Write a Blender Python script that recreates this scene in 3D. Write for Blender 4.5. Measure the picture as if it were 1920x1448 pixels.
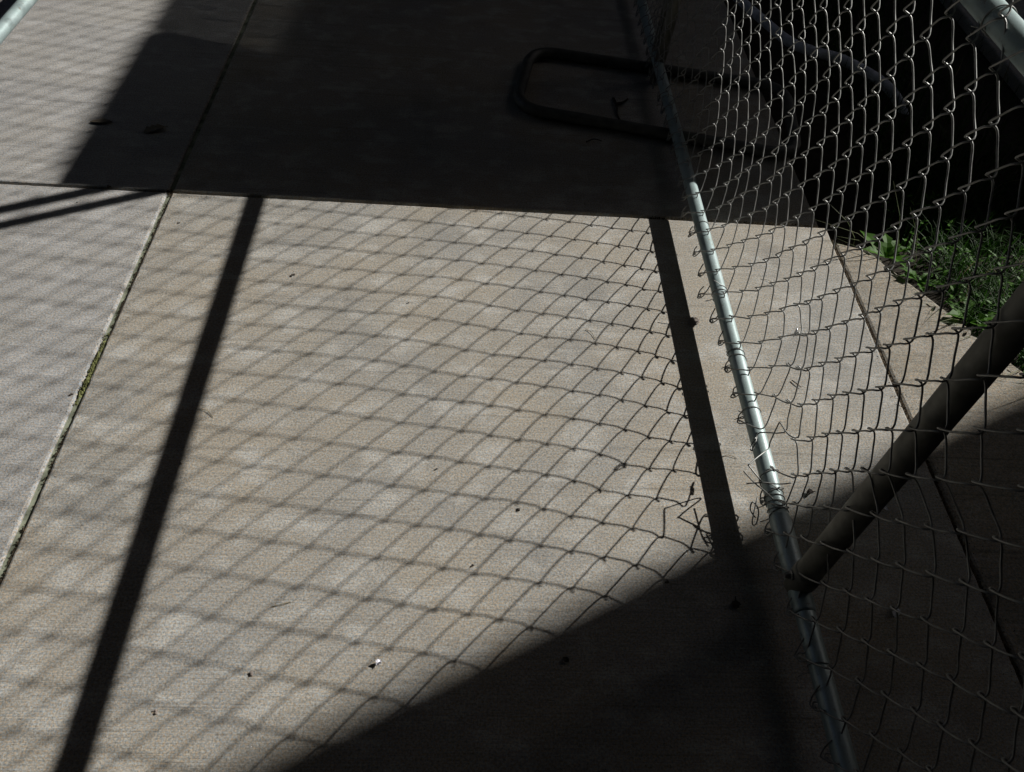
import bpy, bmesh, math, random
from mathutils import Vector, Matrix
random.seed(7)
scene = bpy.context.scene
for o in list(bpy.data.objects): bpy.data.objects.remove(o)
COL = scene.collection

# ------------------------------------------------------------------ camera
HC = 1.35
cam_data = bpy.data.cameras.new('camera'); cam = bpy.data.objects.new('camera', cam_data); COL.objects.link(cam)
RIGHT = Vector((0.99700, -0.01310, 0.07558)); DOWN = Vector((0.03909, -0.76088, -0.64772)); FWD = Vector((0.06599, 0.64900, -0.75793))
FWD.normalize(); RIGHT = (RIGHT - FWD*RIGHT.dot(FWD)).normalized(); UP = RIGHT.cross(FWD).normalized()
m = Matrix((RIGHT, UP, -FWD)).transposed().to_4x4(); m.translation = Vector((0, 0, HC))
cam.matrix_world = m
cam_data.lens = 27.8416; cam_data.sensor_width = 36.0; cam_data.sensor_fit = 'HORIZONTAL'
cam_data.clip_start = 0.02; cam_data.clip_end = 500
scene.camera = cam

# ------------------------------------------------------------------ light
SUN = Vector((1.3, 0.655, 1.0)).normalized()          # towards the sun
world = bpy.data.worlds.new('World'); scene.world = world; world.use_nodes = True
wn = world.node_tree.nodes; wl = world.node_tree.links; wn.clear()
sky = wn.new('ShaderNodeTexSky'); sky.sky_type = 'NISHITA'; sky.sun_disc = False; sky.air_density = 0.55; sky.dust_density = 1.6; sky.ozone_density = 0.3
sky.sun_elevation = math.asin(SUN.z); sky.sun_rotation = math.atan2(SUN.x, SUN.y)
bg = wn.new('ShaderNodeBackground'); bg.inputs['Strength'].default_value = 0.05
wo = wn.new('ShaderNodeOutputWorld'); wl.new(sky.outputs[0], bg.inputs[0]); wl.new(bg.outputs[0], wo.inputs[0])
sd = bpy.data.lights.new('sun', 'SUN'); sd.energy = 5.0; sd.angle = math.radians(0.5); sd.color = (1.0, 0.965, 0.91)
so = bpy.data.objects.new('sun', sd); COL.objects.link(so); so.location = (8, 4, 6)
so.rotation_euler = SUN.to_track_quat('Z', 'Y').to_euler()
scene.view_settings.view_transform = 'Standard'; scene.view_settings.look = 'None'
scene.view_settings.gamma = 1.0; scene.view_settings.use_curve_mapping = False
scene.view_settings.exposure = 0.23
scene.render.engine = 'CYCLES'

# ------------------------------------------------------------------ helpers
def tag(o, label=None, cat=None, group=None, kind=None):
    if label: o['label'] = label
    if cat: o['category'] = cat
    if group: o['group'] = group
    if kind: o['kind'] = kind
    return o
def empty(name, loc, **k):
    o = bpy.data.objects.new(name, None); COL.objects.link(o); o.location = loc; o.empty_display_size = .05
    return tag(o, **k)
def obj(name, verts, faces, mat, parent=None, smooth=False, **k):
    me = bpy.data.meshes.new(name); me.from_pydata([tuple(v) for v in verts], [], faces); me.update()
    if smooth: me.polygons.foreach_set('use_smooth', [True]*len(me.polygons))
    o = bpy.data.objects.new(name, me); COL.objects.link(o)
    for mm in (mat if isinstance(mat, (list, tuple)) else [mat]): me.materials.append(mm)
    if parent:
        o.parent = parent; o.matrix_parent_inverse = Matrix.Translation(parent.location).inverted()
    return tag(o, **k)
class MB:
    def __init__(s): s.v = []; s.f = []
    def add(s, v, f):
        n = len(s.v); s.v += [tuple(x) for x in v]; s.f += [tuple(i+n for i in q) for q in f]
    def box(s, a, b):
        (x0,y0,z0),(x1,y1,z1) = a,b
        s.add([(x0,y0,z0),(x1,y0,z0),(x1,y1,z0),(x0,y1,z0),(x0,y0,z1),(x1,y0,z1),(x1,y1,z1),(x0,y1,z1)],
              [(0,3,2,1),(4,5,6,7),(0,1,5,4),(1,2,6,5),(2,3,7,6),(3,0,4,7)])
    def tube(s, pts, r, sides=8, closed=False, caps=True):
        pts = [Vector(p) for p in pts]; n = len(pts); rr = r if isinstance(r, (list, tuple)) else [r]*n
        t0 = (pts[1]-pts[0]).normalized(); u = t0.orthogonal().normalized(); base = len(s.v)
        for i, p in enumerate(pts):
            a = pts[(i-1) % n] if (closed or i > 0) else pts[i]
            b = pts[(i+1) % n] if (closed or i < n-1) else pts[i]
            t = (b-a)
            if t.length < 1e-9: t = t0
            t = t.normalized(); u = (u - t*u.dot(t))
            if u.length < 1e-6: u = t.orthogonal()
            u.normalize(); w = t.cross(u)
            for k in range(sides):
                c = 2*math.pi*k/sides; s.v.append(tuple(p + (u*math.cos(c)+w*math.sin(c))*rr[i]))
        rng = n if closed else n-1
        for i in range(rng):
            j = (i+1) % n
            for k in range(sides):
                l = (k+1) % sides
                s.f.append((base+i*sides+k, base+i*sides+l, base+j*sides+l, base+j*sides+k))
        if caps and not closed:
            s.f.append(tuple(base+k for k in reversed(range(sides)))); s.f.append(tuple(base+(n-1)*sides+k for k in range(sides)))
    def build(s, name, mat, parent=None, smooth=False, **k): return obj(name, s.v, s.f, mat, parent, smooth, **k)
def catmull(P, sub=3):
    P = [Vector(p) for p in P]; out = []
    for i in range(len(P)-1):
        p0 = P[max(i-1,0)]; p1 = P[i]; p2 = P[i+1]; p3 = P[min(i+2,len(P)-1)]
        for k in range(sub):
            t = k/sub
            out.append(0.5*((2*p1)+(p2-p0)*t+(2*p0-5*p1+4*p2-p3)*t*t+(3*p1-p0-3*p2+p3)*t**3))
    out.append(P[-1]); return out

# ------------------------------------------------------------------ materials
def newmat(name):
    m = bpy.data.materials.new(name); m.use_nodes = True; nt = m.node_tree
    return m, nt, nt.nodes['Principled BSDF']
def N(nt, t, **k):
    n = nt.nodes.new(t)
    for a, v in k.items(): setattr(n, a, v)
    return n
def ramp(nt, src, stops):
    r = N(nt, 'ShaderNodeValToRGB'); e = r.color_ramp.elements
    while len(e) < len(stops): e.new(0.5)
    for i, (p, c) in enumerate(stops): e[i].position = p; e[i].color = (*c, 1) if len(c) == 3 else c
    nt.links.new(src, r.inputs[0]); return r.outputs[0]
def mix(nt, fac, a, b, mode='MIX'):
    n = N(nt, 'ShaderNodeMix', data_type='RGBA', blend_type=mode)
    if isinstance(fac, float): n.inputs[0].default_value = fac
    else: nt.links.new(fac, n.inputs[0])
    for i, v in ((6, a), (7, b)):
        if isinstance(v, tuple): n.inputs[i].default_value = (*v, 1)
        else: nt.links.new(v, n.inputs[i])
    return n.outputs[2]
def noise(nt, vec, scale, detail=4, rough=.55, sc=None, rot=0):
    mp = N(nt, 'ShaderNodeMapping'); mp.inputs['Scale'].default_value = sc or (1,1,1); mp.inputs['Rotation'].default_value = (0,0,rot)
    nt.links.new(vec, mp.inputs[0]); n = N(nt, 'ShaderNodeTexNoise'); n.inputs['Scale'].default_value = scale
    n.inputs['Detail'].default_value = detail; n.inputs['Roughness'].default_value = rough
    nt.links.new(mp.outputs[0], n.inputs[0]); return n.outputs[0]
def concrete(name, warm, grey, pale, rot=0.0, lines=.5, mean=1.0):
    m, nt, b = newmat(name)
    g = N(nt, 'ShaderNodeNewGeometry'); P = g.outputs['Position']
    big = noise(nt, P, 2.6, 5, .6); mid = noise(nt, P, 9, 6, .65, (1, 1.6, 1)); fine = noise(nt, P, 230, 4, .85)
    grit = noise(nt, P, 420, 2, .8); hue = noise(nt, P, 300, 1, .5)
    br = noise(nt, P, 60, 5, .7, (.05, 6.0, 1), rot)        # broom strokes, long along x
    br2 = noise(nt, P, 9, 3, .6, (.12, 9.0, 1), rot)
    c = mix(nt, ramp(nt, big, [(.38,(0,0,0)),(.6,(1,1,1))]), grey, warm)
    c = mix(nt, ramp(nt, mid, [(.50,(0,0,0)),(.64,(.9,.9,.9))]), c, pale)
    c = mix(nt, ramp(nt, noise(nt, P, 5, 6, .7), [(.30,(.5,.5,.5)),(.45,(0,0,0))]), c, tuple(x*.62 for x in grey))
    st = noise(nt, P, 1.7, 8, .75); c = mix(nt, 1.0, c, ramp(nt, st, [(.30,(.80,.80,.78)),(.45,(1,1,1)),(.60,(1,1,1)),(.75,(1.13,1.11,1.08))]), 'MULTIPLY')
    sc = noise(nt, P, 34, 3, .9); c = mix(nt, 1.0, c, ramp(nt, sc, [(.27,(.72,.70,.66)),(.36,(1,1,1)),(.66,(1,1,1)),(.76,(1.18,1.17,1.15))]), 'MULTIPLY')
    c = mix(nt, 1.0, c, ramp(nt, fine, [(.32,(.42,.42,.42)),(.5,(1,1,1)),(.68,(1.55,1.54,1.52))]), 'MULTIPLY')
    c = mix(nt, 1.0, c, ramp(nt, grit, [(.28,(.45,.43,.40)),(.40,(1,1,1)),(.62,(1,1,1)),(.73,(1.5,1.48,1.45))]), 'MULTIPLY')
    c = mix(nt, 1.0, c, ramp(nt, hue, [(.32,(1.16,.98,.80)),(.5,(1,1,1)),(.68,(.88,1,1.14))]), 'MULTIPLY')
    lo = 1-.30*lines; hi = 1+.10*lines
    c = mix(nt, 1.0, c, ramp(nt, br, [(.3,(lo,lo,lo)),(.5,(1,1,1)),(.7,(hi,hi,hi))]), 'MULTIPLY')
    c = mix(nt, 1.0, c, ramp(nt, br2, [(.32,(lo,lo,lo)),(.42,(1,1,1))]), 'MULTIPLY')
    # tiny air holes and sand pops
    vo = N(nt, 'ShaderNodeTexVoronoi'); vo.inputs['Scale'].default_value = 60; nt.links.new(P, vo.inputs['Vector'])
    pit = ramp(nt, vo.outputs['Distance'], [(.035,(.35,.34,.32)),(.06,(1,1,1))])
    keep = ramp(nt, noise(nt, P, 17, 2, .5), [(.5,(1,1,1)),(.56,(0,0,0))])
    pit = mix(nt, keep, pit, (1.0,1.0,1.0))
    c = mix(nt, 1.0, c, pit, 'MULTIPLY')
    nt.links.new(c, b.inputs['Base Color']); b.inputs['Roughness'].default_value = .88; b.inputs['Specular IOR Level'].default_value = .25
    rs = noise(nt, P, 3.7, 6, .75, (1.3, .8, 1), .6); c = mix(nt, ramp(nt, rs, [(.60,(0,0,0)),(.72,(.45,.45,.45))]), c, mix(nt, 1.0, c, (1.10,.90,.80), 'MULTIPLY'))
    mk = noise(nt, P, 16, 2, .5, (.25, 5.5, 1), rot+.03); c = mix(nt, 1.0, c, ramp(nt, mk, [(.22,(.62,.61,.58)),(.27,(1,1,1))]), 'MULTIPLY')
    h = N(nt, 'ShaderNodeMath', operation='ADD'); nt.links.new(fine, h.inputs[0]); nt.links.new(br, h.inputs[1])
    bp = N(nt, 'ShaderNodeBump'); bp.inputs['Strength'].default_value = .8; bp.inputs['Distance'].default_value = .0014
    nt.links.new(h.outputs[0], bp.inputs['Height']); nt.links.new(bp.outputs[0], b.inputs['Normal'])
    return m
MC_MAIN = concrete('concrete_warm', (.320,.297,.253), (.286,.281,.262), (.40,.394,.368), lines=.6)
MC_LEFT = concrete('concrete_grey', (.325,.319,.303), (.30,.30,.296), (.39,.39,.385), lines=.55)
MC_STRIP = concrete('concrete_edge_strip', (.265,.24,.195), (.235,.22,.19), (.30,.28,.245), rot=1.15, lines=.8)
MC_FAR = concrete('concrete_far_walk', (.30,.29,.26), (.27,.27,.25), (.33,.33,.31), lines=.4)

def simple(name, col, rough=.6, metal=0.0, var=.25, scale=30, bump=.3, spec=.5):
    m, nt, b = newmat(name); g = N(nt, 'ShaderNodeNewGeometry')
    n = noise(nt, g.outputs['Position'], scale, 4, .6)
    c = ramp(nt, n, [(.3, tuple(x*(1-var) for x in col)), (.7, tuple(min(1,x*(1+var)) for x in col))])
    nt.links.new(c, b.inputs['Base Color']); b.inputs['Roughness'].default_value = rough; b.inputs['Metallic'].default_value = metal
    b.inputs['Specular IOR Level'].default_value = spec
    if bump:
        bp = N(nt, 'ShaderNodeBump'); bp.inputs['Strength'].default_value = bump; bp.inputs['Distance'].default_value = .001
        nt.links.new(n, bp.inputs['Height']); nt.links.new(bp.outputs[0], b.inputs['Normal'])
    return m
M_WIRE = simple('galvanised_wire', (.27,.275,.265), .47, .45, .3, 60, .1, .5)
M_WIRE_NEW = simple('bright_tie_wire', (.62,.63,.65), .3, .85, .15, 60, .1)
def pipe_mat():
    m, nt, b = newmat('pale_green_grey_pipe'); g = N(nt, 'ShaderNodeNewGeometry'); P = g.outputs['Position']
    c = mix(nt, ramp(nt, noise(nt, P, 14, 6, .7), [(.35,(0,0,0)),(.65,(1,1,1))]), (.29,.38,.375), (.39,.475,.485))
    c = mix(nt, ramp(nt, noise(nt, P, 240, 3, .7), [(.58,(0,0,0)),(.66,(.6,.6,.6))]), c, (.24,.25,.22))
    c = mix(nt, ramp(nt, noise(nt, P, 6, 8, .8), [(.60,(0,0,0)),(.68,(.7,.7,.7))]), c, (.26,.22,.16))
    c = mix(nt, ramp(nt, noise(nt, P, 70, 4, .7), [(.62,(0,0,0)),(.70,(.8,.8,.8))]), c, (.20,.19,.16))
    nt.links.new(c, b.inputs['Base Color']); b.inputs['Roughness'].default_value = .42; b.inputs['Metallic'].default_value = .25
    bp = N(nt, 'ShaderNodeBump'); bp.inputs['Strength'].default_value = .25; bp.inputs['Distance'].default_value = .0006
    nt.links.new(noise(nt, P, 160, 3, .6), bp.inputs['Height']); nt.links.new(bp.outputs[0], b.inputs['Normal'])
    return m
M_PIPE = pipe_mat()
M_POST = simple('weathered_galvanised_post', (.20,.20,.175), .6, .2, .35, 25, .4, .4)
M_DARKPIPE = simple('dark_painted_steel', (.085,.088,.082), .5, .2, .3, 40)
M_SOIL = simple('dark_soil', (.022,.018,.013), .95, 0, .5, 40, .8, .2)
M_FILL = simple('joint_dirt', (.07,.055,.038), .95, 0, .6, 90, .8, .1)
M_FIBRE = simple('joint_fibre_strip', (.20,.215,.16), .9, 0, .55, 35, .8, .1)
M_MOSS = simple('joint_moss', (.16,.17,.07), .95, 0, .6, 120, .9, .1)
M_WALL = simple('dark_unseen_wall', (.030,.030,.029), .9, 0, .2, 4)  # for the unseen walls around the scene
M_BLOCKER = simple('dark_light_blocker', (.025,.025,.025), .9, 0, .2, 4)  # shared by the unseen canopies and sheet that block light
def leafmat(name, a, b_, rough=.45, trans=.35):
    m, nt, b = newmat(name); g = N(nt, 'ShaderNodeNewGeometry'); oi = noise(nt, g.outputs['Position'], 45, 2, .5)
    c = ramp(nt, oi, [(.35, a), (.65, b_)]); nt.links.new(c, b.inputs['Base Color']); b.inputs['Roughness'].default_value = rough
    b.inputs['Specular IOR Level'].default_value = .22
    tr = N(nt, 'ShaderNodeBsdfTranslucent'); nt.links.new(c, tr.inputs[0]); ms = N(nt, 'ShaderNodeMixShader'); ms.inputs[0].default_value = trans
    nt.links.new(b.outputs[0], ms.inputs[1]); nt.links.new(tr.outputs[0], ms.inputs[2])
    nt.links.new(ms.outputs[0], nt.nodes['Material Output'].inputs[0]); return m
M_GRASS = leafmat('grass_blade', (.010,.036,.004), (.028,.082,.009), .62)
M_FRINGE = leafmat('fringe_blade', (.05,.09,.02), (.12,.13,.05), .55)
M_DRYGRASS = leafmat('dry_grass_blade', (.16,.13,.07), (.26,.22,.12), .6)
M_WEED = leafmat('weed_leaf', (.05,.15,.008), (.085,.21,.018), .55, .5)
M_DRYLEAF = simple('dry_leaf_brown', (.16,.135,.10), .85, 0, .3, 80)
M_GREYLEAF = simple('dry_leaf_grey', (.20,.17,.15), .85, 0, .2, 80)
M_TWIG = simple('twig_bark', (.035,.028,.022), .9, 0, .3, 100)
M_PETAL = simple('white_petal', (.70,.70,.76), .6, 0, .1, 80)
M_CRUMB = simple('dark_crumb', (.05,.042,.034), .9, 0, .4, 200)
M_HOSE = simple('weathered_pale_pipe', (.50,.53,.60), .7, 0, .35, 25)

# ------------------------------------------------------------------ ground and paving
g = MB(); g.add([(-60,-60,-.045),(60,-60,-.045),(60,60,-.045),(-60,60,-.045)], [(0,1,2,3)])
g.build('ground', M_SOIL, kind='structure')
def slab(name, poly, mat, parent, top=0.0, depth=.045, bev=.005, tilt=None, seed=0):
    """bevelled slab with a slightly worn arris along every edge"""
    rnd = random.Random(seed); n = len(poly); cx = sum(p[0] for p in poly)/n; cy = sum(p[1] for p in poly)/n
    pts = []
    for i in range(n):
        a = Vector(poly[i]); b = Vector(poly[(i+1) % n]); L = (b-a).length; k = max(2, int(L/.012)) if L < 4 and bev else 2
        for j in range(k): pts.append(a+(b-a)*(j/k))
    def inset(d, wob):
        out = []
        M = len(pts)
        for i, p in enumerate(pts):
            t = (pts[(i+1) % M]-pts[i-1]).normalized(); nrm = Vector((-t.y, t.x))
            out.append(p + nrm*(d+rnd.uniform(0, wob)))
        return out
    tz = (lambda x, y: top) if tilt is None else tilt
    r0 = inset(0, .0008); r1 = inset(bev*.3, .0012); r2 = inset(bev, .0018); M = len(pts)
    V = [(p.x,p.y,tz(p.x,p.y)-depth) for p in r0]+[(p.x,p.y,tz(p.x,p.y)-bev) for p in r0]+[(p.x,p.y,tz(p.x,p.y)-bev*.35) for p in r1]+[(p.x,p.y,tz(p.x,p.y)) for p in r2]
    F = []
    for k in range(3):
        for i in range(M):
            j = (i+1) % M; F.append((k*M+i, k*M+j, (k+1)*M+j, (k+1)*M+i))
    F.append(tuple(3*M+i for i in range(M)))
    return obj(name, V, F, mat, parent)
pav = empty('pavement', (0, 0, 0), kind='structure')
XS = [-4.452, -2.626, -.800, 1.028]; YS = [-3.69, -1.86, -.030, 1.800, 3.63, 5.46]; G = .0042
for i in range(3):
    for j in range(5):
        x0, x1, y0, y1 = XS[i]+G, XS[i+1]-G, YS[j]+G, YS[j+1]-G
        if i == 2 and j > 2: x1 = 1.004
        if i == 1: x1 = -.8062
        if i == 2: x0 = -.7938
        slab('slab', [(x0,y0),(x1,y0),(x1,y1),(x0,y1)], MC_MAIN if i == 2 else MC_LEFT, pav, bev=.0045, seed=i*7+j)
# edge strip on the right, ends where the shade begins; it has settled a little along the joint
strip_poly = [(1.0335,-1.9),(2.60,-1.9),(1.92,.38),(1.62,.88),(1.365,1.300),(1.300,1.420),(1.135,1.690),(1.100,1.722),(1.0335,1.742)]
slab('slab', strip_poly, MC_STRIP, pav, bev=.007, seed=99, tilt=lambda x,y: -.006)
fill = MB()
fa = MB(); fa.box((-.8065,-3.6,-.04),(-.7935,5.4,-.0066)); fa.build('joint_strip', M_FIBRE, pav)
fill.box((XS[1]-.0045,-3.6,-.04),(XS[1]+.0045,5.4,-.013))
for y in YS[1:5]: fill.box((-4.4,y-.0045,-.04),(1.0,y+.0045,-.016))
fill.build('joint_filler', M_FILL, pav)
rnd = random.Random(3)
# crumbly brown dirt in the right-hand joint
def crumbs(name, mat, parent, fn, n, rmin, rmax, **k):
    b = MB()
    for _ in range(n):
        x, y, z = fn(); r = rnd.uniform(rmin, rmax)
        vs = [Vector((x,y,z))+Vector(d)*r*rnd.uniform(.6,1.3) for d in ((1,0,0),(0,1,0),(-1,0,0),(0,-1,0),(0,0,1),(0,0,-1))]
        b.add(vs, [(0,1,4),(1,2,4),(2,3,4),(3,0,4),(1,0,5),(2,1,5),(3,2,5),(0,3,5)])
    return b.build(name, mat, parent, **k)
f2 = MB(); f2.box((1.0245,-1.9,-.04),(1.0335,1.74,-.009)); f2.build('joint_filler', M_FILL, pav)
crumbs('joint_dirt', M_FILL, pav, lambda: (1.029+rnd.gauss(0,.0025), rnd.uniform(-.2,1.75), -.007+rnd.uniform(-.002,.003)), 900, .0012, .0032, kind='stuff')
crumbs('joint_moss', M_MOSS, pav, lambda: (-.800+rnd.gauss(0,.002), rnd.triangular(1.06,1.28,1.12), -.005+rnd.uniform(-.003,.005)), 420, .0012, .003, kind='stuff')
crumbs('joint_moss', M_MOSS, pav, lambda: (-.802+rnd.gauss(0,.0012), rnd.uniform(.3,1.79), -.012+rnd.uniform(-.002,.002)), 700, .001, .0022, kind='stuff')
crumbs('joint_dirt', M_FILL, pav, lambda: (-.7955+abs(rnd.gauss(0,.0025))-.002, rnd.choice([.45,.7,.95,1.35,1.5,1.66])+rnd.gauss(0,.05), -.005+rnd.uniform(-.002,.003)), 500, .001, .0028, kind='stuff')
crumbs('joint_dirt', M_FILL, pav, lambda: (-.80+rnd.gauss(0,.006), 1.80+rnd.gauss(0,.006), -.004+rnd.uniform(-.002,.003)), 80, .001, .0025, kind='stuff')
crumbs('joint_dirt', M_FILL, pav, lambda: (rnd.uniform(.5,1.0), 1.80+rnd.gauss(0,.003), -.003+rnd.uniform(-.004,.004)), 200, .001, .003, kind='stuff')
# walk beyond the lawn
fw = empty('walkway', (0,0,0), kind='structure')
for j in range(4):
    slab('slab', [(2.03,-1.2+1.8*j),(3.4,-1.2+1.8*j),(3.4,.59+1.8*j),(2.03,.59+1.8*j)], MC_FAR, fw, bev=.006, seed=40+j)

# ------------------------------------------------------------------ the fence
LEAN = .0332
def fx(z): return .625 + LEAN*(z-.067)
fence = empty('chain_link_fence', (.625, 1.57, 0), label='galvanised chain link fence panel with pale pipe rails and loose wires along its bottom', cat='fence')
R_RAIL = .0178
def pipe(name, a, b, r, seg=24, mat=None, **k):
    b_ = MB(); a = Vector(a); b2 = Vector(b)
    b_.tube([a.lerp(b2, i/8) for i in range(9)], r, seg); return b_.build(name, mat or M_PIPE, fence, True, **k)
pipe('rail', (.625,-.6,.067), (.625,4.5,.067), R_RAIL, label='pale bottom rail')
pipe('rail', (fx(.942),-.6,.942), (fx(.942),4.5,.942), R_RAIL)
pipe('rail', (fx(1.83),-.6,1.83), (fx(1.83),4.5,1.83), R_RAIL)
pipe('post', (fx(.062),.650,.062), (fx(1.9),.650,1.9), .0232, mat=M_POST)
b = MB(); b.tube([(.625,y,.067) for y in (.595,.60,.70,.79,.80)], [.0185,.0203,.0203,.0203,.0185], 20); b.build('collar', M_PIPE, fence, True)
b = MB(); b.tube([(fx(z)+.0,.650,z) for z in (.085,.09,.12,.125)], [.0235,.0262,.0262,.0235], 20); b.build('collar', M_POST, fence, True)
b = MB(); b.tube([(.587,.650,.105),(.597,.650,.105),(.598,.650,.105),(.603,.650,.105)], [.005,.0075,.010,.010], 6); b.build('bolt', M_WIRE, fence)
pipe('post', (fx(0)+.002,2.55,-.04), (fx(1.9),2.55,1.9), .0185, mat=M_POST)
pipe('post', (fx(0)+.004,2.625,-.04), (fx(1.95),2.625,1.95), .020, mat=M_POST)

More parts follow.
